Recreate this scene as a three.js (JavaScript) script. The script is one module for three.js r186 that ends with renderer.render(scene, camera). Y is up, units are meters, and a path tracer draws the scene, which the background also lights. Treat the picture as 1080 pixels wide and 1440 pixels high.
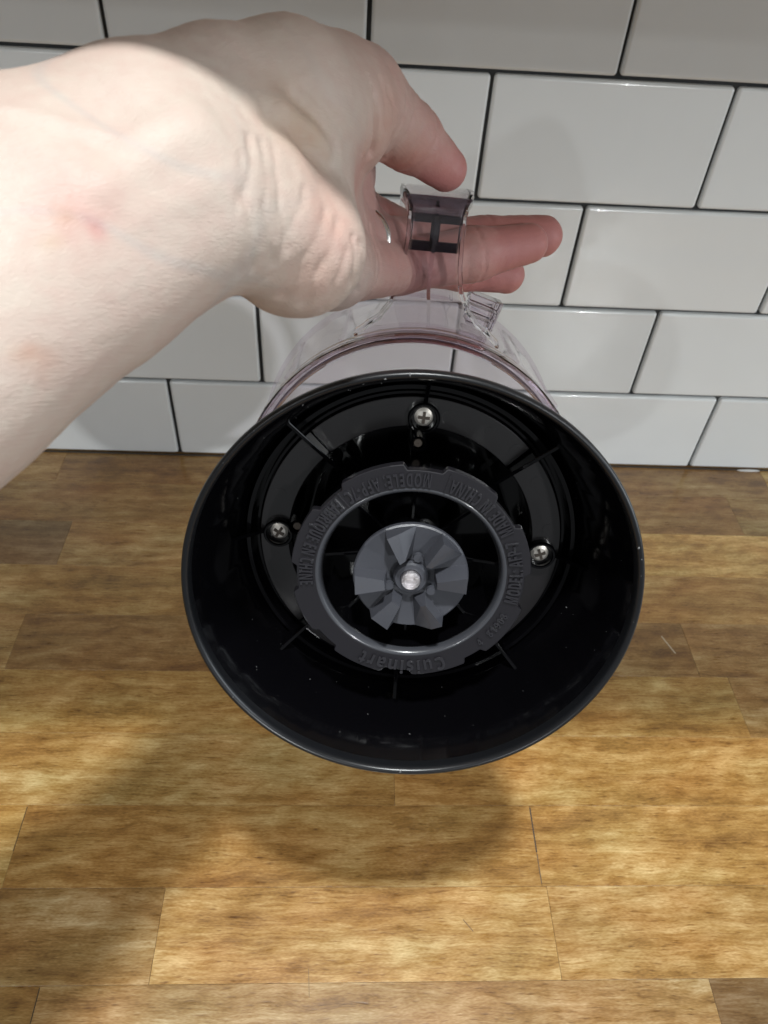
import * as THREE from 'three';
import { RoundedBoxGeometry } from 'three/addons/geometries/RoundedBoxGeometry.js';
import { ConvexGeometry } from 'three/addons/geometries/ConvexGeometry.js';
import { ImprovedNoise } from 'three/addons/math/ImprovedNoise.js';
import { mergeGeometries, mergeVertices, toCreasedNormals } from 'three/addons/utils/BufferGeometryUtils.js';
import { FontLoader } from 'three/addons/loaders/FontLoader.js';
import { RectAreaLightUniformsLib } from 'three/addons/lights/RectAreaLightUniformsLib.js';

// ---------------------------------------------------------------- camera, light, exposure
const scene = new THREE.Scene();
const camera = new THREE.PerspectiveCamera(68.45, 0.75, 0.01, 30);
camera.up.set(-0.023, 0.7074, -0.7064);
camera.position.set(-0.0861, 0.4476, 0.5154);
camera.lookAt(-0.0861 + 0.0545, 0.4476 - 0.7047, 0.5154 - 0.7074);
camera.focus = 0.27;
camera.userData.fStop = 26;
const renderer = new THREE.WebGLRenderer({ antialias: true });
renderer.toneMapping = THREE.LinearToneMapping;
renderer.toneMappingExposure = 1.0;
renderer.shadowMap.enabled = true;
RectAreaLightUniformsLib.init();
const AMBIENT = 0.225;
scene.background = new THREE.Color().setRGB(AMBIENT * 0.96, AMBIENT, AMBIENT * 1.04);   // light that the room gives back
const WINDOW = 3.6;
const LAMPS = [   // x, y, z, strength, label
  [-0.07, 1.35, 0.575, 4.25, 'round recessed ceiling light straight above the counter edge'],
  [0.95, 1.35, 2.5, 14, 'round recessed ceiling light further back in the room, beside the right wall'],
  [-1.2, 1.35, 2.9, 9, 'round recessed ceiling light further back in the room, beside the left wall'],
];

// ---------------------------------------------------------------- helpers
let seed = 7;
const rnd = () => { seed = (seed * 1664525 + 1013904223) >>> 0; return seed / 4294967296; };
const noiseGen = new ImprovedNoise();
const noise = (x, y, z = 0) => noiseGen.noise(x, y, z);
const fbm = (x, y, z, n = 4) => { let s = 0, a = 0.5; for (let i = 0; i < n; i++) { s += a * noise(x, y, z); x *= 2.03; y *= 2.03; z *= 2.03; a *= 0.5; } return s; };
const clamp = (x, a, b) => Math.min(b, Math.max(a, x));
const smooth = (a, b, x) => { const t = clamp((x - a) / (b - a), 0, 1); return t * t * (3 - 2 * t); };
const lerp = (a, b, t) => a + (b - a) * t;
const R = (d) => d * Math.PI / 180;
const rgb = (r, g, b) => new THREE.Color().setRGB(r, g, b);
function mesh(name, geometry, material, parent = scene) {
  const m = new THREE.Mesh(geometry, material);
  m.name = name; m.castShadow = m.receiveShadow = true; parent.add(m);
  return m;
}
function tag(o, data) { Object.assign(o.userData, data); return o; }
function group(name, data) { const g = new THREE.Group(); g.name = name; scene.add(g); return tag(g, data); }
function grey(w, h, f, repeat) {     // a data texture of one channel
  const d = new Uint8Array(w * h * 4);
  for (let y = 0; y < h; y++) for (let x = 0; x < w; x++) { const v = clamp(f(x / w, y / h, x, y), 0, 1) * 255, i = (y * w + x) * 4; d[i] = d[i + 1] = d[i + 2] = v; d[i + 3] = 255; }
  const t = new THREE.DataTexture(d, w, h); t.magFilter = THREE.LinearFilter; t.wrapS = t.wrapT = THREE.RepeatWrapping; t.needsUpdate = true;
  if (repeat) t.repeat.set(...repeat);
  return t;
}

// ---------------------------------------------------------------- tiled wall
const wall = group('wall', { kind: 'structure', label: 'white subway tile backsplash wall with dark grout lines behind the countertop' });
const ROW = 0.079, HALF = 0.07742, GROUT = 0.0024;
mesh('grout', new THREE.BoxGeometry(1.9, 1.2, 0.02).translate(0, 0.5, -0.0142), new THREE.MeshStandardMaterial({ color: rgb(0.07, 0.073, 0.075), map: grey(512, 256, (u, v) => 0.55 + 0.5 * fbm(u * 22, v * 14, 4.2, 4)), roughness: 0.95, bumpMap: grey(128, 128, (u, v) => 0.5 + 0.5 * noise(u * 60, v * 60, 3), [40, 40]), bumpScale: 0.0006 }), wall);
{
  const shapes = [0, 1, 2, 3].map((k) => {
    const g = new RoundedBoxGeometry(2 * HALF - GROUT, ROW - GROUT, 0.009, 3, 0.0024);
    // a slightly cushioned face, different on every shape
    const p = g.attributes.position;
    for (let i = 0; i < p.count; i++) {
      const x = p.getX(i), y = p.getY(i);
      p.setXYZ(i, x + 0.0002 * noise(y * 40, k * 3, 1), y + 0.0002 * noise(x * 30, k * 5, 2), p.getZ(i));
    }
    return g;
  });
  const bump = grey(512, 256, (u, v) => 0.5 + 0.6 * fbm(u * 5, v * 2.5, 9.3, 2));
  const tones = [0, 1, 2, 3, 4].map((k) => {
    const s = 0.83 + 0.012 * (k - 2);
    return new THREE.MeshPhysicalMaterial({ color: rgb(s * 0.945, s * 0.985, s * 1.0), roughness: 0.2, bumpMap: bump, bumpScale: 0.0009, clearcoat: 0.6, clearcoatRoughness: 0.05 });
  });
  mesh('joint', new THREE.BoxGeometry(1.8, 0.0012, 0.0012).translate(0, 0.0004, 0.0001), new THREE.MeshStandardMaterial({ color: rgb(0.06, 0.052, 0.045), roughness: 0.9 }), wall);
  for (let r = 0; r < 8; r++) for (let c = -6; c <= 4; c++) {
    // rows alternate by half a tile; row 0 stands on the counter
    const left = (r % 2 === 0 ? -1 : 0) + 2 * c, t = mesh('tile', shapes[(r * 5 + c + 12) % 4], tones[Math.floor(rnd() * 5)], wall);
    t.position.set((left + 1) * HALF + (rnd() - 0.5) * 0.0003, (r + 0.5) * ROW + 0.0008 + (rnd() - 0.5) * 0.0003, -0.0045 + (rnd() - 0.5) * 0.0004);
    t.rotation.set((rnd() - 0.5) * 0.005, (rnd() - 0.5) * 0.004, (rnd() - 0.5) * 0.002);
  }
}

// ---------------------------------------------------------------- butcher block counter
const counter = group('countertop', { kind: 'structure', label: 'stained butcher block countertop of staggered brown wood staves' });
{
  const W = 2048, H = 224, LONG = 1.0;    // one texture holds a metre of a stave
  function wood(s, blotch, dark) {
    const col = new Uint8Array(W * H * 4), rough = new Uint8Array(W * H * 4);
    for (let y = 0; y < H; y++) for (let x = 0; x < W; x++) {
      const u = x / W * LONG * 100, v = y / H * 4.7;     // centimetres
      const warp = 0.35 * noise(u * 0.12, v * 0.5, s) + 0.12 * noise(u * 0.5, v * 1.2, s + 4);
      const ring = 0.5 + 0.5 * Math.sin((v + warp * 2.2) * 5 + u * 0.05 + 2 * noise(u * 0.07, v * 0.3, s + 11));
      const vv = v + 0.10 * noise(u * 0.5, v * 0.8, s) + warp * 0.5, fine = fbm(u * 0.75, vv * 9, s + 2, 3), pore = noise(u * 1.6, vv * 15, s + 7), tiny = noise(u * 5, vv * 30, s + 5);
      const cloud = fbm(u * 0.16, vv * 0.42, s + 21, 3), mottle = fbm(u * 0.7 + v * 0.2, vv * 1.5, s + 31, 4), curl = noise(u * 0.9 + v * 0.9, v * 0.4, s + 41);
      let t = 0.56 + dark + 0.12 * (ring - 0.5) + 0.30 * fine + blotch * 0.6 * cloud + 0.2 * mottle + 0.08 * curl + 0.18 * tiny;
      if (pore > 0.3) t -= 0.65 * (pore - 0.3);
      t = clamp(t, 0, 1);
      const i = (y * W + x) * 4, red = 0.5 + 0.9 * fbm(u * 0.17, v * 0.4, s + 51, 2);
      // sRGB ramp from dark walnut stain to pale honey
      const a = [84, 52, 19], b = [160, 120, 64], c = [224, 196, 146];
      for (let k = 0; k < 3; k++) {
        const q = t < 0.5 ? lerp(a[k], b[k], t * 2) : lerp(b[k], c[k], t * 2 - 1);
        col[i + k] = clamp(q * (k === 0 ? 1 + 0.05 * (red - 0.6) : k === 1 ? 1 - 0.05 * (red - 0.6) : 1 - 0.12 * (red - 0.6)), 0, 255);
      }
      const h = clamp(0.55 + 0.25 * fine + 0.15 * mottle - (pore > 0.33 ? 0.5 * (pore - 0.33) : 0), 0, 1) * 255;
      rough[i] = h; rough[i + 1] = clamp(0.62 + 0.3 * mottle + 0.25 * fine, 0, 1) * 255; rough[i + 2] = h;
      col[i + 3] = rough[i + 3] = 255;
    }
    const tex = (d, srgb) => { const t = new THREE.DataTexture(d, W, H); if (srgb) t.colorSpace = THREE.SRGBColorSpace; t.magFilter = THREE.LinearFilter; t.wrapS = t.wrapT = THREE.MirroredRepeatWrapping; t.needsUpdate = true; return t; };
    return [tex(col, true), tex(rough, false)];
  }
  const looks = [[1.3, 0.5, 0.02], [15.2, 0.75, -0.03], [33.7, 0.6, 0.05], [47.1, 0.9, -0.02], [61.9, 0.5, 0.0], [83.3, 0.7, 0.03]].map((a) => wood(...a));
  const z0 = 0.0379, step = 0.0467, made = new Map();
  // for each row: where its staves end along x, and each stave's look and tint
  const rows = [
    [-1, [-0.72, -0.331, 0.3, 0.8], [[0, 0.8, 0.97, 0.9], [1, 0.86, 0.93, 0.84], [2, 1.15, 1, 0.85]]],
    [0, [-0.74, -0.5, 0.255, 0.8], [[3, 0.8, 1, 1], [4, 0.74, 0.94, 0.9], [1, 0.92, 1, 0.9]]],
    [1, [-0.75, -0.304, 0.06, 0.8], [[5, 0.5, 0.96, 0.98], [2, 0.9, 0.98, 0.95], [0, 1.28, 1, 0.88]]],
    [2, [-0.8, -0.6, 0.12, 0.8], [[1, 0.9, 1, 1], [3, 0.92, 0.98, 0.88], [4, 1.02, 0.97, 0.9]]],
    [3, [-0.7, -0.312, 0.17, 0.8], [[0, 1, 1, 1], [1, 0.8, 0.93, 0.84], [5, 0.86, 0.97, 1.0]]],
    [4, [-0.7, -0.45, 0.19, 0.8], [[2, 1, 1, 1], [5, 1.0, 1.0, 0.9], [3, 1.0, 0.98, 1]]],
    [5, [-0.7, -0.0505, 0.45, 0.8], [[2, 1.02, 1, 0.9], [0, 1.0, 0.96, 0.88], [4, 1, 1, 1]]],
    [6, [-0.72, -0.268, 0.032, 0.8], [[4, 1.02, 1.0, 0.92], [1, 1.0, 0.97, 0.92], [3, 1.04, 1.0, 1.0]]],
    [7, [-0.7, -0.1795, 0.0345, 0.8], [[3, 0.95, 1, 1.05], [2, 1.1, 1, 1.02], [0, 1.06, 1.0, 1.02]]],
    [8, [-0.68, -0.2335, 0.1135, 0.8], [[1, 0.9, 0.95, 0.86], [5, 1.0, 0.99, 1.06], [4, 0.42, 0.98, 1.18]]],
    [9, [-0.7, -0.1, 0.3, 0.8], [[0, 0.9, 1, 1], [3, 1, 1, 1], [2, 1, 1, 1]]],
    [10, [-0.7, -0.3, 0.1, 0.8], [[5, 0.9, 1, 1], [1, 1, 1, 1], [4, 1, 1, 1]]],
    [11, [-0.7, -0.2, 0.2, 0.8], [[2, 0.9, 1, 1], [0, 1, 1, 1], [3, 1, 1, 1]]],
  ];
  for (const [r, ends, kinds] of rows) for (let i = 0; i < kinds.length; i++) {
    const a = ends[i], b = ends[i + 1], near = z0 + (r + 1) * step, far = near - step;
    const k = kinds[i][0], shift = 0.88 + 0.22 * rnd(), warm = 0.94 + 0.08 * rnd(), tone = kinds[i][1] * shift, g = kinds[i][2] * (0.5 + 0.5 * warm), bl = kinds[i][3] * warm * warm;
    const geo = new RoundedBoxGeometry(b - a - 0.00014, 0.03, step - 0.0001, 1, 0.00018);
    const p = geo.attributes.position, uv = geo.attributes.uv, du = Math.max(0, 1 - (b - a) / LONG) * rnd();
    for (let q = 0; q < p.count; q++) uv.setXY(q, (p.getX(q) + (b - a) / 2) / LONG + du, (p.getZ(q) / step + 0.5) * 0.96 + 0.02);
    const m = new THREE.MeshPhysicalMaterial({ color: rgb(tone, tone * g, tone * bl), map: looks[k][0], roughnessMap: looks[k][1], roughness: 0.6, bumpMap: looks[k][1], bumpScale: 0.00012, clearcoat: 0.7, clearcoatRoughness: 0.2 });
    mesh('plank', geo, m, counter).position.set((a + b) / 2, -0.015 + (rnd() - 0.5) * 0.0001, (near + far) / 2);
  }
  // wear: an open end joint, scratches, a smear of caulk at the wall
  const flat = (x0, z0, x1, z1, w, c) => { const l = Math.hypot(x1 - x0, z1 - z0); mesh('scratch', new THREE.BoxGeometry(l, 0.00012, w), new THREE.MeshStandardMaterial({ color: c, roughness: 0.7 }), counter).position.set((x0 + x1) / 2, 0.00005, (z0 + z1) / 2); counter.children.at(-1).rotation.y = -Math.atan2(z1 - z0, x1 - x0); };
  flat(0.0322, 0.3195, 0.0320, 0.346, 0.0007, rgb(0.05, 0.04, 0.035)); flat(0.0320, 0.347, 0.0320, 0.3635, 0.0004, rgb(0.09, 0.075, 0.06));
  flat(-0.0985, 0.405, -0.0975, 0.418, 0.0003, rgb(0.22, 0.15, 0.08)); flat(0.152, 0.190, 0.158, 0.205, 0.0009, rgb(0.5, 0.42, 0.3)); flat(-0.015, 0.382, -0.010, 0.388, 0.0005, rgb(0.2, 0.12, 0.06));
  flat(-0.2335, 0.4125, -0.2335, 0.43, 0.0005, rgb(0.05, 0.035, 0.02)); flat(-0.2680, 0.3195, -0.2680, 0.345, 0.0004, rgb(0.06, 0.04, 0.02));
  const smear = mesh('caulk', new THREE.SphereGeometry(1, 20, 12), new THREE.MeshStandardMaterial({ color: rgb(0.62, 0.62, 0.6), roughness: 0.6 }), counter); smear.scale.set(0.011, 0.0010, 0.0016); smear.position.set(0.289, 0.0006, 0.0010);
  // filler in the seams, seen as hairlines
  mesh('seam_filler', new THREE.BoxGeometry(1.5, 0.02, 0.61).translate(0.04, -0.0106, 0.296), new THREE.MeshStandardMaterial({ color: rgb(0.07, 0.04, 0.018), roughness: 0.9 }), counter);
}

// ---------------------------------------------------------------- wall cabinet above, out of the picture: it shades the wall and the hand
{
  const c = group('wall_cabinet', { label: 'white wall cabinet hung above the tiled backsplash and the counter', category: 'cabinet' });
  const m = new THREE.MeshStandardMaterial({ color: rgb(0.6, 0.58, 0.55), roughness: 0.5 });
  c.position.set(0, 0.467, 0.027);
  mesh('cabinet_body', new THREE.BoxGeometry(2.4, 0.75, 0.325).translate(0, 0.375, 0.163), m, c);
  for (let i = 0; i < 4; i++) {
    const d = mesh('cabinet_door', new RoundedBoxGeometry(0.594, 0.748, 0.02, 2, 0.003).translate(-0.9 + i * 0.6, 0.375, 0.337), m, c);
    mesh('handle', new THREE.CylinderGeometry(0.005, 0.005, 0.12, 12).translate(-0.9 + i * 0.6 + (i % 2 ? -0.25 : 0.25), 0.12, 0.365), new THREE.MeshStandardMaterial({ color: rgb(0.1, 0.1, 0.1), metalness: 1, roughness: 0.3 }), d);
  }
}

// ---------------------------------------------------------------- ceiling lights
for (const [x, y, z, strength, label] of LAMPS) {
  const g = group('ceiling_light', { label, category: 'ceiling light', group: 'recessed ceiling lights' });
  g.position.set(x, y, z);
  mesh('trim_ring', new THREE.LatheGeometry([[0.062, 0.004], [0.066, 0], [0.085, 0.002], [0.09, 0.01], [0.062, 0.012]].map((p) => new THREE.Vector2(...p)), 40), new THREE.MeshStandardMaterial({ color: rgb(0.8, 0.8, 0.8), roughness: 0.4 }), g);
  mesh('lamp_lens', new THREE.CylinderGeometry(0.061, 0.061, 0.006, 40).translate(0, 0.008, 0), new THREE.MeshStandardMaterial({ color: 0xffffff, emissive: rgb(1, 0.96, 0.9), emissiveIntensity: 3 }), g);
  const l = new THREE.SpotLight(rgb(0.97, 1, 1.0), strength, 0, R(80), 0.35, 2);
  l.position.set(x, y - 0.01, z); l.target.position.set(x, 0, z);
  l.castShadow = true; l.shadow.radius = 1.8; l.shadow.mapSize.set(2048, 2048); l.shadow.bias = -0.0005;
  scene.add(l, l.target);
}

// ---------------------------------------------------------------- window at the end of the counter
{
  const w = group('window', { label: 'bright white framed window past the end of the counter', category: 'window' });
  w.position.set(1.6, 0.75, 0.75); w.rotation.y = -Math.PI / 2;
  const white = new THREE.MeshStandardMaterial({ color: rgb(0.8, 0.8, 0.8), roughness: 0.5 });
  mesh('frame', mergeGeometries([new THREE.BoxGeometry(1.1, 0.05, 0.06).translate(0, 0.525, 0), new THREE.BoxGeometry(1.1, 0.05, 0.06).translate(0, -0.525, 0), new THREE.BoxGeometry(0.05, 1.0, 0.06).translate(0.525, 0, 0), new THREE.BoxGeometry(0.05, 1.0, 0.06).translate(-0.525, 0, 0), new THREE.BoxGeometry(1.0, 0.03, 0.04)]), white, w);
  for (const y of [0.2575, -0.2575]) mesh('pane', new THREE.BoxGeometry(1.0, 0.485, 0.006).translate(0, y, -0.01), new THREE.MeshStandardMaterial({ color: rgb(0.1, 0.1, 0.1), emissive: rgb(0.9, 1, 1.1), emissiveIntensity: 1 }), w);
  const l = new THREE.RectAreaLight(rgb(0.92, 1, 1.06), WINDOW, 1.0, 1.0);
  l.position.set(1.56, 0.75, 0.75); l.lookAt(0, 0.75, 0.75); scene.add(l);
}

// ---------------------------------------------------------------- food processor bowl
// Its own frame: x across, y towards the handle, z out of the open base towards the viewer. Profiles are written as [radius, depth] with the rim's radius 0.0825, then made K times as large.
const K = 0.85;
const bowl = group('food_processor_bowl', { label: 'clear plastic food processor bowl with open black base, gripped by its handle', category: 'food processor bowl' });
bowl.matrixAutoUpdate = true;
{
  const m4 = new THREE.Matrix4().makeBasis(new THREE.Vector3(0.9973, -0.0172, 0.0714), new THREE.Vector3(0.0406, 0.9389, -0.3417), new THREE.Vector3(-0.0612, 0.3437, 0.9371));
  bowl.quaternion.setFromRotationMatrix(m4);
  bowl.position.set(-0.0648, 0.2682, 0.3724);
}
const ring = (profile, seg = 128, crease = 0.6) => {
  const g = new THREE.LatheGeometry(profile.map(([r, w]) => new THREE.Vector2(r * K, w * K)), seg).rotateX(-Math.PI / 2);
  return crease ? toCreasedNormals(g, crease) : g;
};
const V = (x, y, w) => new THREE.Vector3(x * K, y * K, -w * K);
const polar = (deg, r, w) => V(r * Math.cos(R(deg)), r * Math.sin(R(deg)), w);
const box = (w, h, d, r = 0.0003) => new RoundedBoxGeometry(w * K, h * K, d * K, 2, r);

const finePlastic = grey(256, 256, (u, v) => 0.5 + 0.5 * noise(u * 90, v * 90, 1));
const BLACK = new THREE.MeshPhysicalMaterial({ color: rgb(0.002, 0.0019, 0.0025), roughness: 0.12, specularIntensity: 0.6 });
const LIP = new THREE.MeshPhysicalMaterial({ color: rgb(0.0085, 0.009, 0.0105), roughness: 0.3 });
const SATIN = new THREE.MeshPhysicalMaterial({ color: rgb(0.0095, 0.0082, 0.009), roughness: 0.3, clearcoat: 0.6, clearcoatRoughness: 0.16 });
const RINGM = new THREE.MeshPhysicalMaterial({ color: rgb(0.0125, 0.0115, 0.0145), roughness: 0.32, clearcoat: 0.25, clearcoatRoughness: 0.12, bumpMap: finePlastic, bumpScale: 0.00002 });
const COUPLE = new THREE.MeshPhysicalMaterial({ color: rgb(0.056, 0.058, 0.069), roughness: 0.38, bumpMap: finePlastic, bumpScale: 0.00003 });
const STEEL = new THREE.MeshStandardMaterial({ color: rgb(0.86, 0.81, 0.74), metalness: 0.8, roughness: 0.36 });
const CLEAR = new THREE.MeshPhysicalMaterial({ color: rgb(0.955, 0.93, 0.955), roughness: 0.05, transmission: 1, thickness: 0, ior: 1.5 });
const SOLID = new THREE.MeshPhysicalMaterial({ color: rgb(1, 1, 1), roughness: 0.015, transmission: 1, thickness: 0.004, ior: 1.5, attenuationColor: rgb(0.80, 0.70, 0.82), attenuationDistance: 0.02 });

// flared skirt with a rounded lip
mesh('base_shell', ring([[0.0622, 0.083], [0.067, 0.06], [0.071, 0.042], [0.0762, 0.022], [0.0812, 0.004], [0.0816, 0.0015], [0.0806, 0.0035], [0.0786, 0.0065], [0.0735, 0.022], [0.0688, 0.042], [0.0672, 0.052]], 160), BLACK, bowl);
mesh('rim', ring([[0.0818, 0.005], [0.0824, 0.003], [0.0825, 0.001], [0.0820, -0.0004], [0.0810, -0.0006], [0.0800, 0.0003], [0.0796, 0.002], [0.0797, 0.005]], 160, 0), LIP, bowl);
// floor with its concentric walls
mesh('base_floor', ring([[0.0675, 0.0505], [0.0672, 0.0495], [0.0668, 0.0425], [0.0652, 0.0425], [0.0648, 0.052], [0.0635, 0.052], [0.0632, 0.047], [0.0622, 0.047], [0.0618, 0.054], [0.0497, 0.054], [0.0494, 0.0635], [0.040, 0.0635]], 160, 0.5), BLACK, bowl);
// flange plate, cut where the ribs cross it at the diagonals
for (let q = 0; q < 4; q++) {
  const s = new THREE.Shape(), a0 = R(q * 90 + 46.2 - 90 + 0.6), a1 = R(q * 90 + 43.8);
  s.absarc(0, 0, 0.0612 * K, a0, a1, false); s.absarc(0, 0, 0.0502 * K, a1, a0, true);
  mesh('flange_plate', new THREE.ExtrudeGeometry(s, { depth: 0.006 * K, bevelEnabled: true, bevelSize: 0.0003, bevelThickness: 0.0003, bevelSegments: 2, curveSegments: 40 }).translate(0, 0, -0.0513 * K), SATIN, bowl);
}
for (const [deg, r] of [[62, 0.0562], [47.5 + 2, 0.057], [33, 0.0566], [11, 0.0566], [119, 0.0562], [141, 0.056], [80, 0.0555], [103, 0.0565], [163, 0.0565]])
  mesh('pin_mark', new THREE.CylinderGeometry(0.0025 * K, 0.0025 * K, 0.0006, 20).rotateX(Math.PI / 2).translate(...polar(deg, r, 0.0452).toArray()), SATIN, bowl);
// screw bosses, screws and ribs
const slot = (() => { const a = new THREE.BoxGeometry(0.0046 * K, 0.0011 * K, 0.0008 * K); return mergeGeometries([a, new THREE.BoxGeometry(0.0011 * K, 0.0046 * K, 0.00081 * K)]); })();
const DARKSTEEL = new THREE.MeshStandardMaterial({ color: rgb(0.12, 0.1, 0.085), metalness: 0.8, roughness: 0.5 });
for (const deg of [0, 90, 180, 270]) {
  const c = polar(deg, 0.0538, 0);
  mesh('screw_boss', ring([[0.0062, 0.054], [0.0062, 0.0425], [0.0057, 0.0416], [0.0050, 0.0416], [0.0046, 0.0422], [0.0046, 0.0478], [0.0001, 0.0478]], 40, 0.5).translate(c.x, c.y, 0), BLACK, bowl);
  const s = mesh('screw', ring([[0.0039, 0.0478], [0.0040, 0.0462], [0.0036, 0.0449], [0.0026, 0.0440], [0.0012, 0.0436], [0.0001, 0.0435]], 32, 0.7), STEEL, bowl);
  s.position.set(c.x, c.y, 0);
  const x = mesh('screw_slot', slot, DARKSTEEL, s); x.position.z = -0.0436 * K; x.rotation.z = R(deg * 0.7 + 25);
}
// two smaller screws deep beside the column
for (const [deg, r] of [[92, 0.0462], [171, 0.0462]]) {
  const c = polar(deg, r, 0);
  mesh('screw_boss', ring([[0.0031, 0.0635], [0.0031, 0.0345], [0.0027, 0.0340], [0.0023, 0.0345], [0.0023, 0.038], [0.0001, 0.038]], 28, 0.5).translate(c.x, c.y, 0), BLACK, bowl);
  mesh('screw', ring([[0.0021, 0.038], [0.0021, 0.0368], [0.0015, 0.0359], [0.0001, 0.0356]], 24, 0.7).translate(c.x, c.y, 0), DARKSTEEL, bowl);
}
function wallRib(deg, r0, r1, w0, w1, floor, t) {      // a thin radial wall whose top edge runs from (r0, w0) to (r1, w1)
  const s = new THREE.Shape([[r0, floor], [r0, w0], [r1, w1], [Math.min(r1, 0.0668), floor]].map(([r, w]) => new THREE.Vector2(r * K, -w * K)));
  const g = new THREE.ExtrudeGeometry(s, { depth: t * K, bevelEnabled: true, bevelSize: 0.0002, bevelThickness: 0.0002, bevelSegments: 1 }).translate(0, 0, -t * K / 2);
  g.rotateX(Math.PI / 2).rotateZ(R(deg));
  return g;
}
for (const deg of [0, 90, 180, 270]) mesh('rib', wallRib(deg, 0.0596, 0.0716, 0.0435, 0.0325, 0.054, 0.0011), BLACK, bowl);
for (const deg of [45, 135, 225, 315]) mesh('rib', wallRib(deg, 0.0435, 0.0715, 0.041, 0.033, 0.058, 0.0011), BLACK, bowl);
// central column and the drive ring with raised tabs and lettering
mesh('column', ring([[0.0425, 0.0635], [0.0418, 0.019], [0.0335, 0.019], [0.0328, 0.043], [0.0001, 0.0435]], 128), BLACK, bowl);
const tabs = [[173.7, 140.5], [124.8, 92], [74.7, 45], [27.7, 0], [-17.6, -50], [-60, -90.7], [-104, -133.3], [-146.4, -172.8]].map(([b, a]) => [a + 5.4, b + 5.4]);
let driveRing;
{
  const s = new THREE.Shape(), pts = [], e = 1.6;
  for (let d = -180; d < 180; d += 0.4) {
    let k = 0;
    for (const [a, b] of tabs) for (const o of [-360, 0, 360]) k = Math.max(k, smooth(a + o - e * 0.2, a + o + e * 1.2, d) * (1 - smooth(b + o - e * 1.2, b + o + e * 0.2, d)));
    const r = lerp(0.0427, 0.0449, k) * K;
    pts.push(new THREE.Vector2(r * Math.cos(R(d)), r * Math.sin(R(d))));
  }
  s.setFromPoints(pts);
  const hole = new THREE.Path(); hole.absarc(0, 0, 0.0358 * K, 0, Math.PI * 2, true); s.holes.push(hole);
  const g = new THREE.ExtrudeGeometry(s, { depth: 0.0026 * K, bevelEnabled: true, bevelSize: 0.0003, bevelThickness: 0.0004, bevelSegments: 2, curveSegments: 90 }).translate(0, 0, -0.0192 * K);
  driveRing = mesh('drive_ring', toCreasedNormals(g, 0.5), RINGM, bowl);
  mesh('ring_chamfer', ring([[0.0364, 0.0164], [0.0359, 0.0160], [0.0353, 0.0161], [0.0347, 0.0165], [0.0342, 0.0173], [0.0339, 0.0184], [0.0338, 0.021]], 160, 0), new THREE.MeshPhysicalMaterial({ color: rgb(0.05, 0.052, 0.06), roughness: 0.27, clearcoat: 0.5, clearcoatRoughness: 0.1 }), driveRing);
  const font = await new FontLoader().loadAsync('fonts/droid/droid_sans_bold.typeface.json');
  const top = -0.0165 * K + 0.0004;
  // Lettering round the ring. inward: the letters' tops point at the centre and the words run counter-clockwise.
  function lettering(text, from, to, radius, size, squeeze, inward) {
    const geos = [], mid = (from + to) / 2 + 5.4;
    let total = 0, spacing = 0;
    const wide = (ch) => (ch === ' ' ? 0.34 : font.data.glyphs[ch] ? font.data.glyphs[ch].ha / font.data.resolution : 0.6) * size * squeeze + spacing;
    for (const ch of text) total += wide(ch);
    const want = R(to - from) * radius * K;
    squeeze = Math.min(squeeze, squeeze * want / total * 0.92); total = 0;
    for (const ch of text) total += wide(ch);
    spacing = (want - total) / text.length; total = want;
    let at = -total / 2;
    for (const ch of text) {
      const w = wide(ch);
      if (ch !== ' ') {
        const parts = ch === 'É' ? ['E'] : [ch];
        let g = mergeGeometries(parts.map((c) => new THREE.ExtrudeGeometry(font.generateShapes(c, size), { depth: 0.00058, bevelEnabled: true, bevelSize: 0.00007, bevelThickness: 0.0001, bevelSegments: 1, curveSegments: 4 })));
        if (ch === 'É') g = mergeGeometries([g, new THREE.ExtrudeGeometry(new THREE.Shape([[0.3, 0.8], [0.42, 0.8], [0.6, 0.98], [0.42, 0.98]].map(([x, y]) => new THREE.Vector2(x * size, y * size))), { depth: 0.00058, bevelEnabled: true, bevelSize: 0.00007, bevelThickness: 0.0001, bevelSegments: 1, curveSegments: 4 })]);
        g.scale(squeeze, 1, 1).translate(-(w - spacing) / 2, -size * 0.36, 0);
        const a = (at + w / 2) / (radius * K);
        // ink frame: x along the run, y to the letters' tops
        const phi = R(mid) + (inward ? a : a);
        g.rotateZ(phi + (inward ? Math.PI / 2 : -Math.PI / 2) );
        g.translate(radius * K * Math.cos(phi), radius * K * Math.sin(phi), top);
        geos.push(g);
      }
      at += w;
    }
    return mergeGeometries(geos);
  }
  function letteringOut(text, mid, radius, size, squeeze, spacing) {      // tops point outwards, words run clockwise
    const geos = []; let total = 0;
    const wide = (ch) => (font.data.glyphs[ch] ? font.data.glyphs[ch].ha / font.data.resolution : 0.4) * size * squeeze + spacing;
    for (const ch of text) total += wide(ch);
    let at = -total / 2;
    for (const ch of text) {
      const w = wide(ch), g = new THREE.ExtrudeGeometry(font.generateShapes(ch, size), { depth: 0.00058, bevelEnabled: true, bevelSize: 0.00007, bevelThickness: 0.0001, bevelSegments: 1, curveSegments: 5 });
      const phi = R(mid) - (at + w / 2) / (radius * K);
      g.scale(squeeze, 1, 1).translate(-w / 2, -size * 0.36, 0).rotateZ(phi - Math.PI / 2).translate(radius * K * Math.cos(phi), radius * K * Math.sin(phi), top);
      geos.push(g); at += w;
    }
    return mergeGeometries(geos);
  }
  const S = 0.0046 * K / 0.9, GLINT = new THREE.MeshPhysicalMaterial({ color: rgb(0.021, 0.02, 0.024), roughness: 0.2, clearcoat: 0.6, clearcoatRoughness: 0.08 });
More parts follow.
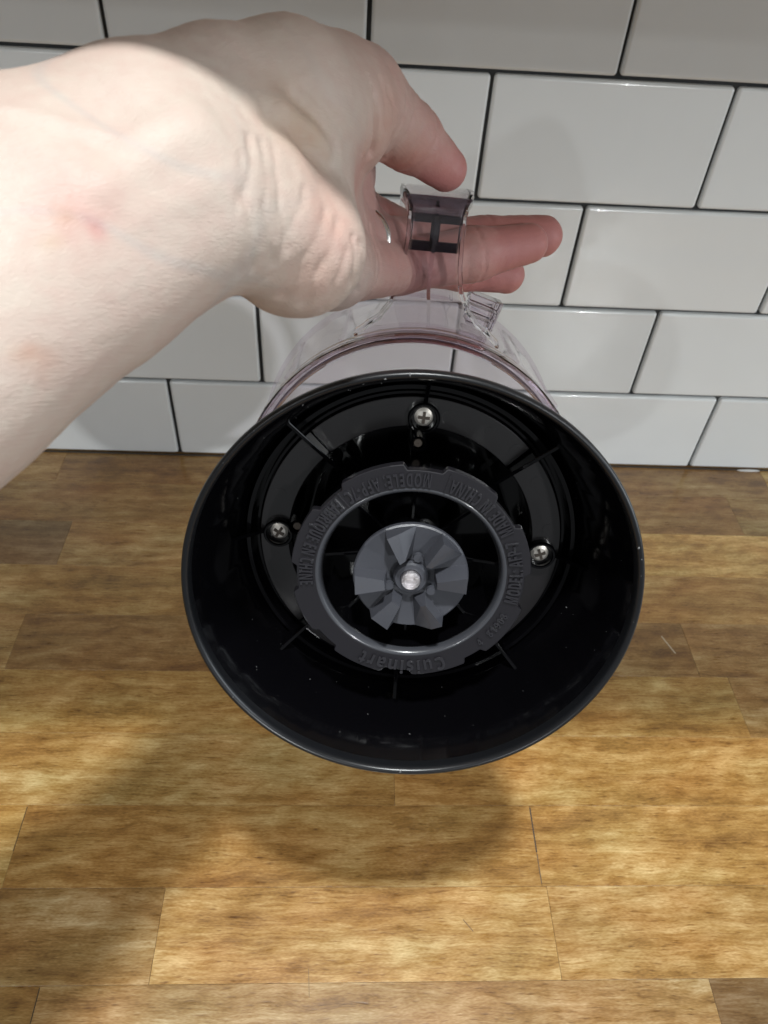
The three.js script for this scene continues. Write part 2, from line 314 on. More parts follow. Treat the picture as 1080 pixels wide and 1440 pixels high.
  for (const [text, from, to, size] of [['MODELE: AFP-7C', 79, 126, S], ['FABRIQUÉ EN CHINE', 130, 185, S], ['MADE IN CHINA', 26, 69.5, S], ['MODEL: AFP-7', -17, 22, S], ['81908', -41, -24, S * 0.6], ['4', -49, -45, S * 0.6]])
    mesh('embossed_lettering', lettering(text, from, to, 0.0402, size, 0.72, true), GLINT, driveRing);
  mesh('embossed_lettering', letteringOut('Cuisinart', -95 + 5.4, 0.0402, S * 1.15, 0.86, 0.00042), GLINT, driveRing);
  for (const d of [71, 128]) mesh('divider_line', new THREE.BoxGeometry(0.0075 * K, 0.0004, 0.0003).translate(0.0398 * K, 0, top + 0.0001).rotateZ(R(d + 5.4)), RINGM, driveRing);
}
// thin radial ribs inside the well
for (let k = 0; k < 8; k++) mesh('well_rib', wallRib(k * 45 + 2, 0.016, 0.0332, 0.034, 0.030, 0.045, 0.0009), BLACK, bowl);
// drive coupling: a disc with six lugs round a shaft
{
  const c = mesh('drive_coupling', ring([[0.0001, 0.0185], [0.0072, 0.0185], [0.0090, 0.0178], [0.0212, 0.0158], [0.0218, 0.0164], [0.0217, 0.0184], [0.0205, 0.0194], [0.0125, 0.0205], [0.012, 0.0436]].reverse(), 96, 0.5), COUPLE, bowl);
  const lug = (a0, a1, t0, t1, h) => {
    const P = [];
    for (const [deg, r, w] of [[a0, 0.0092, 0.0184], [a0, 0.0215, 0.0162], [a1, 0.0092, 0.0184], [a1, 0.0215, 0.0162], [t0, 0.0100, h + 0.0012], [t0, 0.0211, h + 0.0016], [t1, 0.0098, h], [t1, 0.0211, h + 0.0003]]) P.push(polar(deg + 5.4, r, w));
    return toCreasedNormals(new ConvexGeometry(P), 0.3);
  };
  for (const [at0, lean, h] of [[-1, 1, 0.0088], [46, -1, 0.0084], [104, -1, 0.0086], [182, 1, 0.0090], [236, 1, 0.0086], [294, -1, 0.0084]])
    mesh('lug', lean > 0 ? lug(at0 - 13, at0 + 16, at0 - 11, at0 + 9, h) : lug(at0 - 20, at0 + 12, at0 - 2, at0 + 10, h), COUPLE, c);
  mesh('hub', ring([[0.0066, 0.0165], [0.0064, 0.0150], [0.0058, 0.0142], [0.0040, 0.0142], [0.0036, 0.0150]], 48, 0.5), COUPLE, c);
  for (const [d, r] of [[78, 0.0090], [-30, 0.0095], [207, 0.0088]]) mesh('pin_boss', new THREE.CylinderGeometry(0.0017 * K, 0.0019 * K, 0.0012, 20).rotateX(Math.PI / 2).translate(...polar(d, r, 0.0152).toArray()), COUPLE, c);
  mesh('shaft', ring([[0.0035, 0.02], [0.0036, 0.0128], [0.0033, 0.0120], [0.0022, 0.0117], [0.0021, 0.0121], [0.0001, 0.0121]], 40, 0.5), new THREE.MeshStandardMaterial({ color: rgb(0.78, 0.74, 0.76), metalness: 1, roughness: 0.42, bumpMap: grey(128, 128, (u, v) => 0.5 + 0.5 * noise(u * 40, v * 40, 8)), bumpScale: 0.0004 }), bowl);
}
// dust and nicks in the black shell
{
  const gs = [], shell = [[0.0786, 0.0065], [0.0735, 0.022], [0.0688, 0.042]];
  for (let i = 0; i < 45; i++) {
    const a = rnd() * 360, t = rnd() * 2, k = Math.min(1, Math.floor(t)), f = t - k, r = lerp(shell[k][0], shell[k + 1][0], f) - 0.0002, w = lerp(shell[k][1], shell[k + 1][1], f), sz = 0.00006 + 0.0001 * rnd() ** 3;
    gs.push(new THREE.IcosahedronGeometry(sz, 0).scale(1, 1 + rnd() * 2, 1).rotateZ(rnd() * 6).translate(...polar(a, r, w).toArray()));
  }
  for (let i = 0; i < 14; i++) gs.push(new THREE.IcosahedronGeometry(0.0001 + 0.00025 * rnd() ** 2, 0).scale(1 + rnd() * 2, 1, 1).rotateZ(rnd() * 6).translate(...polar(rnd() * 360, 0.0805 + 0.0012 * rnd(), -0.0004).toArray()));
  tag(mesh('dust', mergeGeometries(gs), new THREE.MeshStandardMaterial({ color: rgb(0.2, 0.2, 0.2), roughness: 0.8 }), bowl), { kind: 'stuff' });
}
// clear bowl: thin wall, solid ring at its foot, floor
mesh('bowl_wall', ring([[0.0768, 0.094], [0.0775, 0.12], [0.0785, 0.168], [0.0792, 0.172], [0.0808, 0.1725], [0.0808, 0.176], [0.0768, 0.176], [0.0758, 0.12], [0.0752, 0.094]], 160, 0.5), CLEAR, bowl);
mesh('bowl_floor', ring([[0.0625, 0.086], [0.0745, 0.0875], [0.0750, 0.0885], [0.03, 0.0895], [0.0001, 0.0895]], 128, 0.5), CLEAR, bowl);
mesh('bowl_foot_ring', ring([[0.0725, 0.0865], [0.0735, 0.0840], [0.0758, 0.0834], [0.0775, 0.0848], [0.0778, 0.0885], [0.0770, 0.0900], [0.0778, 0.0915], [0.0776, 0.0965], [0.0752, 0.0970], [0.0730, 0.0935], [0.0725, 0.0865]], 160, 0.7), SOLID, bowl);
// upright ribs moulded into the wall, and the thicker pad where the handle joins
for (const deg of [38, 58, 118, 140]) mesh('wall_rib', new RoundedBoxGeometry(0.0016 * K, 0.0022 * K, 0.072 * K, 2, 0.0004).translate(0, 0.0778 * K, -0.132 * K).rotateZ(R(deg - 90)), CLEAR, bowl);
{
  const g = new THREE.LatheGeometry([[0.0772, 0.0845], [0.0792, 0.0850], [0.0798, 0.0890], [0.0792, 0.0985], [0.0772, 0.0990], [0.0772, 0.0845]].map(([r, w]) => new THREE.Vector2(r * K, w * K)), 40, Math.PI / 2 + R(90 - 20), R(40)).rotateX(-Math.PI / 2);
  g.computeBoundingBox(); const m = g.boundingBox.getCenter(new THREE.Vector3());
  g.rotateZ(Math.PI / 2 - Math.atan2(m.y, m.x));
  mesh('root_pad', toCreasedNormals(g, 0.5), CLEAR, bowl);
}
// handle: a swept strip, flared at its root, with a rib down the middle
let handle;
{
  const path = new THREE.CatmullRomCurve3([[0.0745, 0.0875], [0.0800, 0.083], [0.0870, 0.078], [0.0970, 0.071], [0.1070, 0.0645], [0.1150, 0.0598], [0.1215, 0.0585], [0.1272, 0.0615], [0.1305, 0.0700], [0.1318, 0.085], [0.1318, 0.105], [0.1295, 0.13], [0.1220, 0.152], [0.110, 0.165], [0.092, 0.170], [0.079, 0.171]].map(([v, w]) => V(-0.0022 * smooth(0.078, 0.1, v), v, w)), false, 'centripetal');
  const N = 120, half = [[0, 0.030], [0.03, 0.0255], [0.06, 0.0195], [0.1, 0.0150], [0.15, 0.0122], [0.2, 0.0106], [0.25, 0.0098], [0.29, 0.0098], [0.33, 0.0112], [0.37, 0.0128], [0.42, 0.0134], [0.5, 0.0132], [0.8, 0.013], [1, 0.015]];
  const hw = (t) => { for (let i = 1; i < half.length; i++) if (t <= half[i][0]) return K * lerp(half[i - 1][1], half[i][1], smooth(0, 1, (t - half[i - 1][0]) / (half[i][0] - half[i - 1][0])) * 0.5 + 0.5 * (t - half[i - 1][0]) / (half[i][0] - half[i - 1][0])); return half.at(-1)[1] * K; };
  function sweep(section, closed = true) {      // section(t) gives points [across, outwards]
    const pos = [], idx = []; let n = 0;
    for (let i = 0; i <= N; i++) {
      const t = i / N, c = path.getPointAt(t), d = path.getTangentAt(t), out = new THREE.Vector3(0, -d.z, d.y), s = section(t);   // out: to the outside of the loop
      n = s.length;
      for (const [x, o] of s) pos.push(c.x + x, c.y + out.y * o, c.z + out.z * o);
    }
    for (let i = 0; i < N; i++) for (let k = 0; k < n; k++) { const a = i * n + k, b = i * n + (k + 1) % n; idx.push(a, b, a + n, b, b + n, a + n); }
    const cap = (o, flip) => { for (let k = 1; k < n - 1; k++) flip ? idx.push(o, o + k + 1, o + k) : idx.push(o, o + k, o + k + 1); };
    cap(0, true); cap(N * n, false);
    const g = new THREE.BufferGeometry(); g.setAttribute('position', new THREE.Float32BufferAttribute(pos, 3)); g.setIndex(idx);
    // make the faces point outwards
    let vol = 0; const A = new THREE.Vector3(), B = new THREE.Vector3(), C = new THREE.Vector3();
    for (let i = 0; i < idx.length; i += 3) { A.fromArray(pos, idx[i] * 3); B.fromArray(pos, idx[i + 1] * 3); C.fromArray(pos, idx[i + 2] * 3); vol += A.dot(B.cross(C)); }
    if (vol < 0) for (let i = 0; i < idx.length; i += 3) [idx[i], idx[i + 1]] = [idx[i + 1], idx[i]];
    g.setIndex(idx);
    return toCreasedNormals(g, 0.7);
  }
  const th = 0.0016 * K, r = 0.0006;
  // the clear strip; its turned edges and the rib down its back catch the light
  handle = mesh('handle', sweep((t) => { const h = hw(t) - 0.0009; return [[-h, -th + r], [-h + r, -th], [-h * 0.5, -th], [h * 0.5, -th], [h - r, -th], [h, -th + r], [h, th - r], [h - r, th], [h * 0.5, th], [-h * 0.5, th], [-h + r, th], [-h, th - r]]; }), new THREE.MeshPhysicalMaterial({ color: rgb(0.965, 0.945, 0.965), roughness: 0.18, transmission: 1, thickness: 0, ior: 1.5 }), bowl);
  for (const d of [-1, 1]) mesh('edge', sweep((t) => { const h = hw(t) * d, e = th + 0.0014 * smooth(0.12, 0.3, t), q = 0.0005; return [[h - q, -e], [h + q, -e], [h + q * 1.6, 0], [h + q, th], [h - q, th], [h - q * 1.6, 0]]; }), SOLID, handle);
  mesh('web', sweep((t) => { const w = th + 0.0005 + 0.0035 * K * smooth(0.04, 0.16, t) * (1 - smooth(0.93, 0.98, t)), q = 0.0006; return [[-q, -w], [q, -w], [q, -th - 0.0001], [-q, -th - 0.0001]]; }), SOLID, handle);
  // dark inner reflections of the stem's top, modelled as a holed frame and smoky strip
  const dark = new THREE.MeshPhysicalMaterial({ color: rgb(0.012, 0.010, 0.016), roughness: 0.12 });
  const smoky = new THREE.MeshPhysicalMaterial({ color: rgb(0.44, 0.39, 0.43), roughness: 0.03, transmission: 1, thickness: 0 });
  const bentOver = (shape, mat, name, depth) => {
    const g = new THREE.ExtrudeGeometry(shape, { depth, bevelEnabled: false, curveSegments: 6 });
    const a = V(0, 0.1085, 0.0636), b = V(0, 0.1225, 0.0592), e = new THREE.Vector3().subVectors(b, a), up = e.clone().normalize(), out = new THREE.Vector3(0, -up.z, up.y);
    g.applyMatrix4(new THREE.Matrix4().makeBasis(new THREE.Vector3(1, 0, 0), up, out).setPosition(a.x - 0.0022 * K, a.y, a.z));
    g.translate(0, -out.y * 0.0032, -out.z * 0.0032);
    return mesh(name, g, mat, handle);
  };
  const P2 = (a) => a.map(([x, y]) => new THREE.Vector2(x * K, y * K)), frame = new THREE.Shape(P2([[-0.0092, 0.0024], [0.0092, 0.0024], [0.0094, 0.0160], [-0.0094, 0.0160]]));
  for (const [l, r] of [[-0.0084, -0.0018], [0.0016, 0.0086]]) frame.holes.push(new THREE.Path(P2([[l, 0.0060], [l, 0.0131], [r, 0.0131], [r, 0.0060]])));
  bentOver(frame, dark, 'reflection_frame', 0.0008);
  bentOver(new THREE.Shape(P2([[-0.0094, 0.0162], [0.0094, 0.0162], [0.0118, 0.0225], [-0.0118, 0.0225]])), smoky, 'reflection_strip', 0.0008);
}
// locking tab on the wall beside the handle
{
  const t = new THREE.Group(); t.name = 'locking_tab';
  const gs = [];
  for (let i = 0; i < 3; i++) gs.push(box(0.011 + 0.002 * i, 0.0042, 0.016, 0.0006).translate(0, (0.001 + i * 0.0046) * K, -i * 0.001));
  gs.push(box(0.004, 0.014, 0.012, 0.0006).translate(0.0065 * K, 0.0055 * K, -0.003));
  const g = mergeGeometries(gs).rotateZ(R(-16)).translate(...polar(72.5, 0.0802, 0.126).toArray());
  mesh('locking_tab', g, SOLID, bowl);
}

// ---------------------------------------------------------------- the arm and hand that hold it
{
  const P = { RI: [-258, 347, 488], UI: [-247, 335, 500], RH: [-198.2, 368.4, 423.1], UH: [-187.2, 357.0, 435.3], RG: [-167.9, 376.9, 392.9], UG: [-157.9, 368.3, 402.3], RF: [-146.6, 385.8, 370.2], UF: [-136.0, 376.8, 380.0], RW: [-127.7, 391.2, 356.4], UW: [-117.8, 382.5, 365.8], T0: [-114.8, 393.9, 340.6], T1: [-101.6, 391.6, 326.9], T2: [-91.4, 386.3, 307.5], T3: [-90.6, 380.9, 305.8], H0: [-107.2, 377.2, 357.8], H1: [-98.4, 368.4, 350.2], H2: [-97.4, 370.2, 337.2], C0: [-105.8, 381.8, 336.3], C1: [-110.7, 385.0, 349.7], iM: [-91.1, 358.5, 278.7], iP: [-84.1, 336.3, 256.0], iD: [-56.6, 318.6, 241.9], iT: [-34.0, 316.2, 237.6], mM: [-91.2, 353.3, 292.3], mP: [-69.3, 318.8, 254.8], mD: [-42.5, 311.7, 245.7], mT: [-24.7, 309.0, 244.1], rM: [-91.0, 350.6, 307.7], rP: [-68.9, 328.0, 262.7], rD: [-37.0, 325.7, 251.9], rT: [-15.1, 327.0, 248.1], lM: [-91.0, 348.7, 322.3], lP: [-69.3, 327.0, 276.4], lD: [-42.8, 327.6, 266.5], lT: [-22.6, 329.6, 260.5], tM: [-84.3, 384.2, 297.4], tI: [-69.4, 370.8, 283.6], tT: [-56.9, 360.3, 278.1], };
  // everything here in millimetres
  const cap = (a, b, ra, rb) => { const A = P[a], B = P[b], d = [B[0] - A[0], B[1] - A[1], B[2] - A[2]], l = d[0] ** 2 + d[1] ** 2 + d[2] ** 2; return { A, d, l, ra, rb }; };
  const dist = (c, x, y, z) => { const px = x - c.A[0], py = y - c.A[1], pz = z - c.A[2]; let t = (px * c.d[0] + py * c.d[1] + pz * c.d[2]) / c.l; t = t < 0 ? 0 : t > 1 ? 1 : t; const ex = px - t * c.d[0], ey = py - t * c.d[1], ez = pz - t * c.d[2]; return Math.sqrt(ex * ex + ey * ey + ez * ez) - (c.ra + (c.rb - c.ra) * t); };
  const smin = (a, b, k) => { const h = k - Math.abs(a - b); return h <= 0 ? Math.min(a, b) : Math.min(a, b) - h * h / (4 * k); };
  // chains of tapered capsules; each chain is one bone line
  const palm = [
    [['RI', 34], ['RH', 27], ['RG', 21.5], ['RF', 19.5], ['RW', 17.5], ['T0', 14.8], ['T1', 15.8], ['T2', 15.8]],
    [['UI', 34], ['UH', 27], ['UG', 21.5], ['UF', 19.5], ['UW', 17.3], ['H0', 14.6], ['H1', 14.8], ['H2', 12.5]],
    [['T1', 14], ['T3', 13.3], ['tM', 11.5]],
    [['C1', 14.5], ['C0', 13], ['iM', 10.2]], [['C0', 13], ['mM', 10.2]], [['C0', 13], ['rM', 10.2]], [['H1', 12.5], ['lM', 9.8]],
    [['T2', 8], ['iM', 9]],
  ].map((c) => c.slice(1).map(([n, r], i) => cap(c[i][0], n, c[i][1], r)));
  const blend = [0, 13, 6, 7, 7, 7, 8, 9];
  const fingers = [
    [[cap('iM', 'iP', 10.2, 8.6)], [cap('iP', 'iD', 8.6, 8)], [cap('iD', 'iT', 8, 7)]],
    [[cap('mM', 'mP', 10.2, 9)], [cap('mP', 'mD', 9, 8)], [cap('mD', 'mT', 8, 7)]],
    [[cap('rM', 'rP', 9.8, 9)], [cap('rP', 'rD', 9, 8.5)], [cap('rD', 'rT', 8.5, 7.5)]],
    [[cap('lM', 'lP', 9.9, 9)], [cap('lP', 'lD', 9, 8.9)], [cap('lD', 'lT', 8.9, 6.9)]],
    [[cap('tM', 'tI', 12.2, 9.0)], [cap('tI', 'tT', 9.0, 6.5)]],
  ].map((f) => f.map((c) => c[0]));
  function sdf(x, y, z) {
    let d = 1e3;
    palm.forEach((chain, i) => {
      let e = 1e3;
      for (const c of chain) e = smin(e, dist(c, x, y, z), 3);
      d = i ? smin(d, e, blend[i]) : e;
    });
    let all = d;
    for (let i = 0; i < 5; i++) {
      const f = fingers[i];
      let e = dist(f[0], x, y, z);
      for (let j = 1; j < f.length; j++) e = smin(e, dist(f[j], x, y, z), 3);
      all = Math.min(all, smin(d, e, i === 4 ? 4 : 6));
    }
    return all;
  }
  // surface nets on blocks near the surface
  const C = 0.9, lo = [-296, 294, 222], hi = [0, 425, 538], n = lo.map((v, i) => Math.ceil((hi[i] - v) / C)), B = 8;
  const nx = n[0], ny = n[1], nz = n[2], F = new Float32Array(nx * ny * nz).fill(9);
  for (let bz = 0; bz < nz; bz += B) for (let by = 0; by < ny; by += B) for (let bx = 0; bx < nx; bx += B) {
    const q = sdf(lo[0] + (bx + B / 2) * C, lo[1] + (by + B / 2) * C, lo[2] + (bz + B / 2) * C);
    if (Math.abs(q) > B * C * 0.95 + 4) { if (q < 0) for (let z = bz; z < Math.min(bz + B, nz); z++) for (let y = by; y < Math.min(by + B, ny); y++) F.fill(-9, (z * ny + y) * nx + bx, (z * ny + y) * nx + Math.min(bx + B, nx)); continue; }
    for (let z = bz; z < Math.min(bz + B, nz); z++) for (let y = by; y < Math.min(by + B, ny); y++) for (let x = bx; x < Math.min(bx + B, nx); x++) F[(z * ny + y) * nx + x] = sdf(lo[0] + x * C, lo[1] + y * C, lo[2] + z * C);
  }
  const id = new Int32Array(nx * ny * nz).fill(-1), pos = [], idx = [], E = [[0, 1], [2, 3], [4, 5], [6, 7], [0, 2], [1, 3], [4, 6], [5, 7], [0, 4], [1, 5], [2, 6], [3, 7]];
  const at = (x, y, z) => (z * ny + y) * nx + x, corner = [];
  for (let z = 0; z < nz - 1; z++) for (let y = 0; y < ny - 1; y++) for (let x = 0; x < nx - 1; x++) {
    let inside = 0;
    for (let k = 0; k < 8; k++) { corner[k] = F[at(x + (k & 1), y + (k >> 1 & 1), z + (k >> 2))]; inside += corner[k] < 0; }
    if (inside === 0 || inside === 8) continue;
    let sx = 0, sy = 0, sz = 0, m = 0;
    for (const [a, b] of E) if ((corner[a] < 0) !== (corner[b] < 0)) {
      const t = corner[a] / (corner[a] - corner[b]);
      sx += (a & 1) + t * ((b & 1) - (a & 1)); sy += (a >> 1 & 1) + t * ((b >> 1 & 1) - (a >> 1 & 1)); sz += (a >> 2) + t * ((b >> 2) - (a >> 2)); m++;
    }
    id[at(x, y, z)] = pos.length / 3;
    pos.push(lo[0] + (x + sx / m) * C, lo[1] + (y + sy / m) * C, lo[2] + (z + sz / m) * C);
  }
  const quad = (a, b, c, d, flip) => { if (a < 0 || b < 0 || c < 0 || d < 0) return; flip ? idx.push(a, b, c, a, c, d) : idx.push(a, c, b, a, d, c); };
  for (let z = 1; z < nz - 1; z++) for (let y = 1; y < ny - 1; y++) for (let x = 1; x < nx - 1; x++) {
    const f = F[at(x, y, z)] < 0;
    if (f !== F[at(x + 1, y, z)] < 0) quad(id[at(x, y - 1, z - 1)], id[at(x, y, z - 1)], id[at(x, y, z)], id[at(x, y - 1, z)], f);
    if (f !== F[at(x, y + 1, z)] < 0) quad(id[at(x - 1, y, z - 1)], id[at(x - 1, y, z)], id[at(x, y, z)], id[at(x, y, z - 1)], f);
    if (f !== F[at(x, y, z + 1)] < 0) quad(id[at(x - 1, y - 1, z)], id[at(x, y - 1, z)], id[at(x, y, z)], id[at(x - 1, y, z)], f);
  }
  // skin relief: fine lines, creases across the joints, tendons; then colour
  const crease = [   // centre, direction across which the crease runs, half width, depth, reach
    [P.lP, [P.lM, P.lP], 0.7, 0.5, 13], [P.lD, [P.lP, P.lD], 0.7, 0.5, 12], [P.rP, [P.rM, P.rP], 0.7, 0.5, 13], [P.rD, [P.rP, P.rD], 0.7, 0.4, 12], [P.mD, [P.mP, P.mD], 0.7, 0.4, 11],
    [P.tI, [P.tM, P.tI], 0.8, 0.45, 13], [[-80.5, 381, 296], [P.tM, P.tI], 0.8, 0.7, 15], [[-77.5, 378, 292.5], [P.tM, P.tI], 0.6, 0.4, 15], [[-83, 344, 313], [P.lM, P.lP], 0.9, 0.8, 13], [[-86, 346, 316], [P.lM, P.lP], 0.7, 0.6, 13],
  ].map(([c, [a, b], w, depth, reach]) => { const d = b.map((v, i) => v - a[i]), l = Math.hypot(...d); return { c, d: d.map((v) => v / l), w, depth, reach }; });
  const lines = [[[[-101.4, 397.2, 355.8], [-95.5, 391.1, 350.9], [-89.7, 384.4, 344.2]], -1.8, 3],
    [[[-100, 398, 350.1], [-94.2, 392, 345.9], [-91, 387.1, 344.4]], 0.9, 2.6],
    [[[-98.3, 398, 345.4], [-92.9, 392.7, 343.2], [-89.5, 387.5, 341.3]], -0.9, 1.6],
    [[[-95.8, 398.8, 342.1], [-90.5, 393.5, 340], [-87.1, 386.6, 336.4]], -0.4, 1.4],
    [[[-105, 396.5, 366], [-105.3, 389.6, 376.7], [-104.8, 375.4, 376.2]], -0.65, 0.9],
    [[[-103.1, 395.1, 363.6], [-102.3, 387.1, 373.7], [-101.3, 374.8, 372.4]], -0.5, 0.8],
    [[[-106.2, 395.8, 371.5], [-107, 387.9, 379.2], [-107, 375.7, 378.5]], -0.3, 0.8],
    [[[-101.2, 393.8, 361.6], [-99.8, 385.7, 370], [-98.5, 377.3, 370.5]], -0.3, 0.8],
    [[[-91.1, 380.9, 359.9], [-95.8, 373.8, 368.1], [-100.1, 364.5, 366.8]], -0.55, 1.2],
    [[[-88.4, 378.2, 359], [-92.1, 370.7, 365.5], [-95.6, 361.9, 365]], -0.55, 1.1],
    [[[-95, 385.6, 362.4], [-98.6, 380.3, 370.6], [-102.4, 371.6, 371.7]], -0.4, 1.1],
    [[[-86.5, 373, 360.4], [-89.1, 366.2, 363.5], [-91.5, 358.6, 361.4]], -0.35, 0.9],
    [[[-81.1, 393, 321.1], [-80, 384.9, 320.7], [-80.9, 378.2, 318.7]], -1.3, 1.1],
    [[[-79.5, 394.1, 315.7], [-78, 383.7, 317], [-77.9, 369, 297.9]], -0.55, 0.8],
    [[[-77.4, 391.2, 313.8], [-75.4, 380.7, 310.3], [-75.1, 366.7, 294.4]], -0.4, 0.8],
    [[[-82.5, 395.8, 321.6], [-82.1, 388.5, 325.1], [-83.3, 380.1, 324]], -0.3, 1],
    [[[-85.2, 374.2, 357.8], [-85.5, 364.1, 359.4]], -0.8, 0.9],
    [[[-83.7, 372.7, 356.1], [-83.5, 347.6, 332.1]], -0.5, 0.8],
    [[[-81.3, 355.9, 322.4], [-81.4, 346.6, 328.2]], -0.3, 0.8],
    [[[-126.8, 395.3, 386.6], [-119.6, 397.2, 379.5], [-112, 399.6, 373]], 1.2, 4],
    [[[-124.4, 399.4, 378.8], [-114.9, 402.3, 370.9]], 0.8, 3.6],
    [[[-121.5, 390.8, 387.4], [-110.4, 393.3, 378.6]], 0.6, 3.5],
    [[[-143.5, 404.2, 379.5], [-128.6, 400.6, 379]], 0.35, 1.6],
    [[[-67, 371.6, 295.1], [-70.9, 365.8, 293.6]], -0.4, 0.8],
    [[[-65.2, 374.1, 293.8], [-67.6, 365.7, 292.9]], -0.25, 0.7]];
  const tints = [[[-98.5, 395.9, 351.3], 9, [1, 0.965, 0.89]], [[-94.2, 391.2, 346.7], 7, [1, 0.965, 0.89]], [[-89.3, 378.8, 359.7], 9, [1, 0.86, 0.84]], [[-93.6, 368.3, 366.2], 8, [1, 0.9, 0.88]], [[-131.5, 392.7, 393], 7, [0.995, 0.91, 0.91]], [[-133.4, 394.6, 391.9], 7, [0.995, 0.92, 0.92]], [[-128.3, 390.7, 393], 3, [0.98, 0.88, 0.89]], [[-127.5, 390.3, 392.9], 1.3, [0.95, 0.84, 0.85]], [[-134.3, 389.9, 397.5], 1.6, [0.95, 0.88, 0.78]], [[-132.4, 392.5, 393.8], 1.5, [0.94, 0.84, 0.72]], [[-72.3, 366.9, 294.6], 8, [0.92, 0.72, 0.66]], [[-76.3, 384.5, 313.9], 9, [1, 0.88, 0.84]], [[-84.8, 372, 323.2], 9, [1, 0.8, 0.78]], [[-73, 337.1, 257.9], 9, [0.98, 0.8, 0.78]], [[-135.9, 375.2, 409], 3, [0.94, 0.82, 0.78]], [[-137.8, 376.9, 410.6], 2, [0.95, 0.84, 0.78]]];
  const away = (pts, x, y, z) => {
    let best = 1e9;
    for (let i = 1; i < pts.length; i++) {
      const A = pts[i - 1], D = [pts[i][0] - A[0], pts[i][1] - A[1], pts[i][2] - A[2]], t = clamp(((x - A[0]) * D[0] + (y - A[1]) * D[1] + (z - A[2]) * D[2]) / (D[0] ** 2 + D[1] ** 2 + D[2] ** 2), 0, 1);
      best = Math.min(best, (x - A[0] - t * D[0]) ** 2 + (y - A[1] - t * D[1]) ** 2 + (z - A[2] - t * D[2]) ** 2);
    }
    return Math.sqrt(best);
  };
  const arm = [0, 1, 2].map((i) => (P.RW[i] + P.UW[i] - P.RF[i] - P.UF[i]) / 2), al = Math.hypot(...arm), wrist = [0, 1, 2].map((i) => (P.RW[i] + P.UW[i]) / 2);
  const g0 = new THREE.BufferGeometry(); g0.setAttribute('position', new THREE.Float32BufferAttribute(pos, 3)); g0.setIndex(idx); g0.computeVertexNormals();
  const nor = g0.attributes.normal.array, col = [], uv = [];
  const tips = [['iT', 15], ['mT', 15], ['rT', 16], ['lT', 16], ['tT', 17]], joints = ['lP', 'lD', 'rD', 'tI', 'tM', 'mD'];
  const d3 = (a, x, y, z) => Math.hypot(x - a[0], y - a[1], z - a[2]);
  for (let i = 0; i < pos.length; i += 3) {
    const x = pos[i], y = pos[i + 1], z = pos[i + 2];
    const s = ((x - wrist[0]) * arm[0] + (y - wrist[1]) * arm[1] + (z - wrist[2]) * arm[2]) / al;      // millimetres past the wrist
    let h = 0.22 * fbm(x * 0.09, y * 0.09, z * 0.09, 2) + 0.08 * noise(x * 0.5, y * 0.5, z * 0.5);
    const onHand = smooth(-2, 14, s);
    // wrinkles of the wrist and the ball of the thumb, running across the arm
    const wr = fbm(x * 0.05 + 3, y * 0.05, z * 0.05, 2) * 5;
    h += onHand * 0.10 * noise((s + wr) * 0.55, (y - z) * 0.05, 2) + onHand * 0.3 * fbm(x * 0.12, y * 0.12, z * 0.12 + 8, 2);
    const wob = 0.8 * noise(x * 0.18, y * 0.18, z * 0.18 + 2);
    for (const [pts, amp, w] of lines) {
      if (Math.abs(x - pts[0][0]) > 45 || Math.abs(y - pts[0][1]) > 45 || Math.abs(z - pts[0][2]) > 45) continue;
      const q = away(pts, x, y, z) + (w < 2 ? wob : 0);
      if (q < 3 * w) h += amp * Math.exp(-((q / w) ** 2));
    }
    for (const c of crease) {
      const ex = x - c.c[0], ey = y - c.c[1], ez = z - c.c[2];
      if (ex * ex + ey * ey + ez * ez > c.reach * c.reach * 1.3) continue;
      const q = ex * c.d[0] + ey * c.d[1] + ez * c.d[2] + 0.7 * noise(x * 0.2, y * 0.2, z * 0.2);
      h -= c.depth * Math.exp(-((q / c.w) ** 2)) * (0.7 + 0.6 * noise(x * 0.3, y * 0.3, z * 0.3));
    }
    pos[i] += nor[i] * h; pos[i + 1] += nor[i + 1] * h; pos[i + 2] += nor[i + 2] * h;
    // colour: pale forearm, pinker palm, red finger pads and knuckles
    let red = 0.12 + 0.22 * fbm(x * 0.05, y * 0.05, z * 0.05, 4) + 0.10 * noise(x * 0.35, y * 0.35, z * 0.35) + 0.06 * noise(x * 0.9, y * 0.9, z * 0.9);
    red += 0.3 * smooth(20, 60, s + 0.4 * (350 - y));
    for (const [t, r] of tips) red += 0.6 * Math.exp(-((d3(P[t], x, y, z) / r) ** 2));
    for (const j of joints) red += 0.18 * Math.exp(-((d3(P[j], x, y, z) / 11) ** 2));
    red += 0.35 * smooth(330, 300, z) * smooth(375, 350, y);
    const mark = [1, 1, 1];
    for (const [c, r, k] of tints) { const g = Math.exp(-(((d3(c, x, y, z) + 1.2 * noise(x * 0.3, y * 0.3, z * 0.3)) / r) ** 2)); for (let i = 0; i < 3; i++) mark[i] *= lerp(1, k[i], g); }
    const vein = smooth(0.05, 0.0, Math.abs(noise(x * 0.03 + 7, y * 0.03, z * 0.03))) * 0.5 * (1 - 0.7 * onHand);
    red = clamp(red, 0, 1.1);
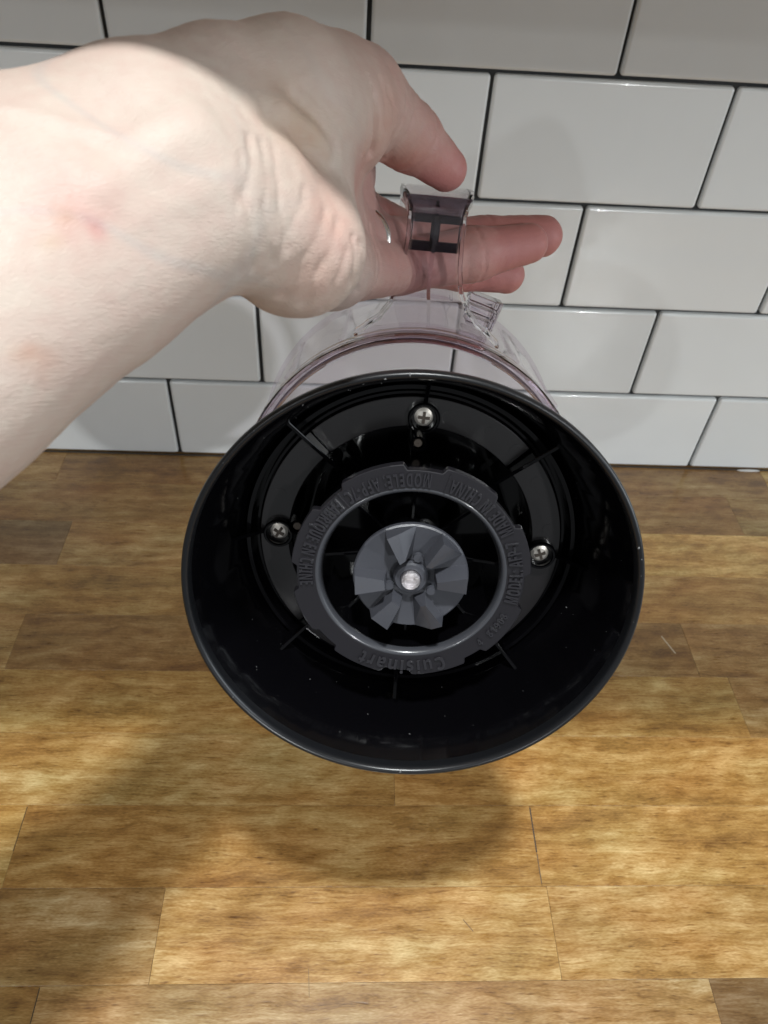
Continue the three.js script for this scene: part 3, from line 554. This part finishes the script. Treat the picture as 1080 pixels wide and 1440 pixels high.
    const base = [lerp(0.52, 0.45, red) - 0.09 * vein, lerp(0.435, 0.205, red) - 0.03 * vein, lerp(0.37, 0.185, red)];
    col.push(base[0] * mark[0], base[1] * mark[1], base[2] * mark[2]);
    uv.push((x + 0.45 * z) / 22, (y - 0.6 * z) / 22);
  }
  const g = new THREE.BufferGeometry();
  g.setAttribute('position', new THREE.Float32BufferAttribute(pos.map((v) => v / 1000), 3));
  g.setAttribute('color', new THREE.Float32BufferAttribute(col, 3)); g.setAttribute('uv', new THREE.Float32BufferAttribute(uv, 2));
  g.setIndex(idx); g.computeVertexNormals();
  const pores = grey(512, 512, (u, v, x, y) => { const c = (a, b, k) => noise((u * a), (v * b), k); return 0.5 + 0.2 * c(60, 24, 1) + 0.2 * c(24, 64, 2) + 0.15 * c(90, 90, 3) - 0.25 * Math.max(0, 0.12 - Math.abs(c(16, 22, 4))) / 0.12 - 0.2 * Math.max(0, 0.1 - Math.abs(c(30, 18, 5))) / 0.1; });
  const SKIN = new THREE.MeshPhysicalMaterial({ color: 0xffffff, vertexColors: true, roughness: 0.5, bumpMap: pores, bumpScale: 0.0001, sheen: 0.25, sheenColor: rgb(1, 0.7, 0.6), sheenRoughness: 0.6, specularIntensity: 0.8 });
  const person = mesh('person', g, SKIN);
  tag(person, { label: 'bare pale forearm and hand reaching in to grip the clear handle, thumb on top', category: 'person' });
  // ring on the finger behind the little finger
  const dir = new THREE.Vector3(...P.rP).sub(new THREE.Vector3(...P.rM)).normalize(), at2 = new THREE.Vector3(...P.rM).lerp(new THREE.Vector3(...P.rP), 0.36).multiplyScalar(0.001);
  const band = new THREE.LatheGeometry([[9.6, -1.1], [10.3, -1.0], [10.55, 0], [10.3, 1.0], [9.6, 1.1], [9.6, -1.1]].map(([r, h]) => new THREE.Vector2(r / 1000, h / 1000)), 64);
  const rg = mesh('ring', band, new THREE.MeshStandardMaterial({ color: rgb(0.75, 0.72, 0.68), metalness: 1, roughness: 0.2 }), person);
  rg.quaternion.setFromUnitVectors(new THREE.Vector3(0, 1, 0), dir); rg.position.copy(at2);
}

renderer.render(scene, camera);
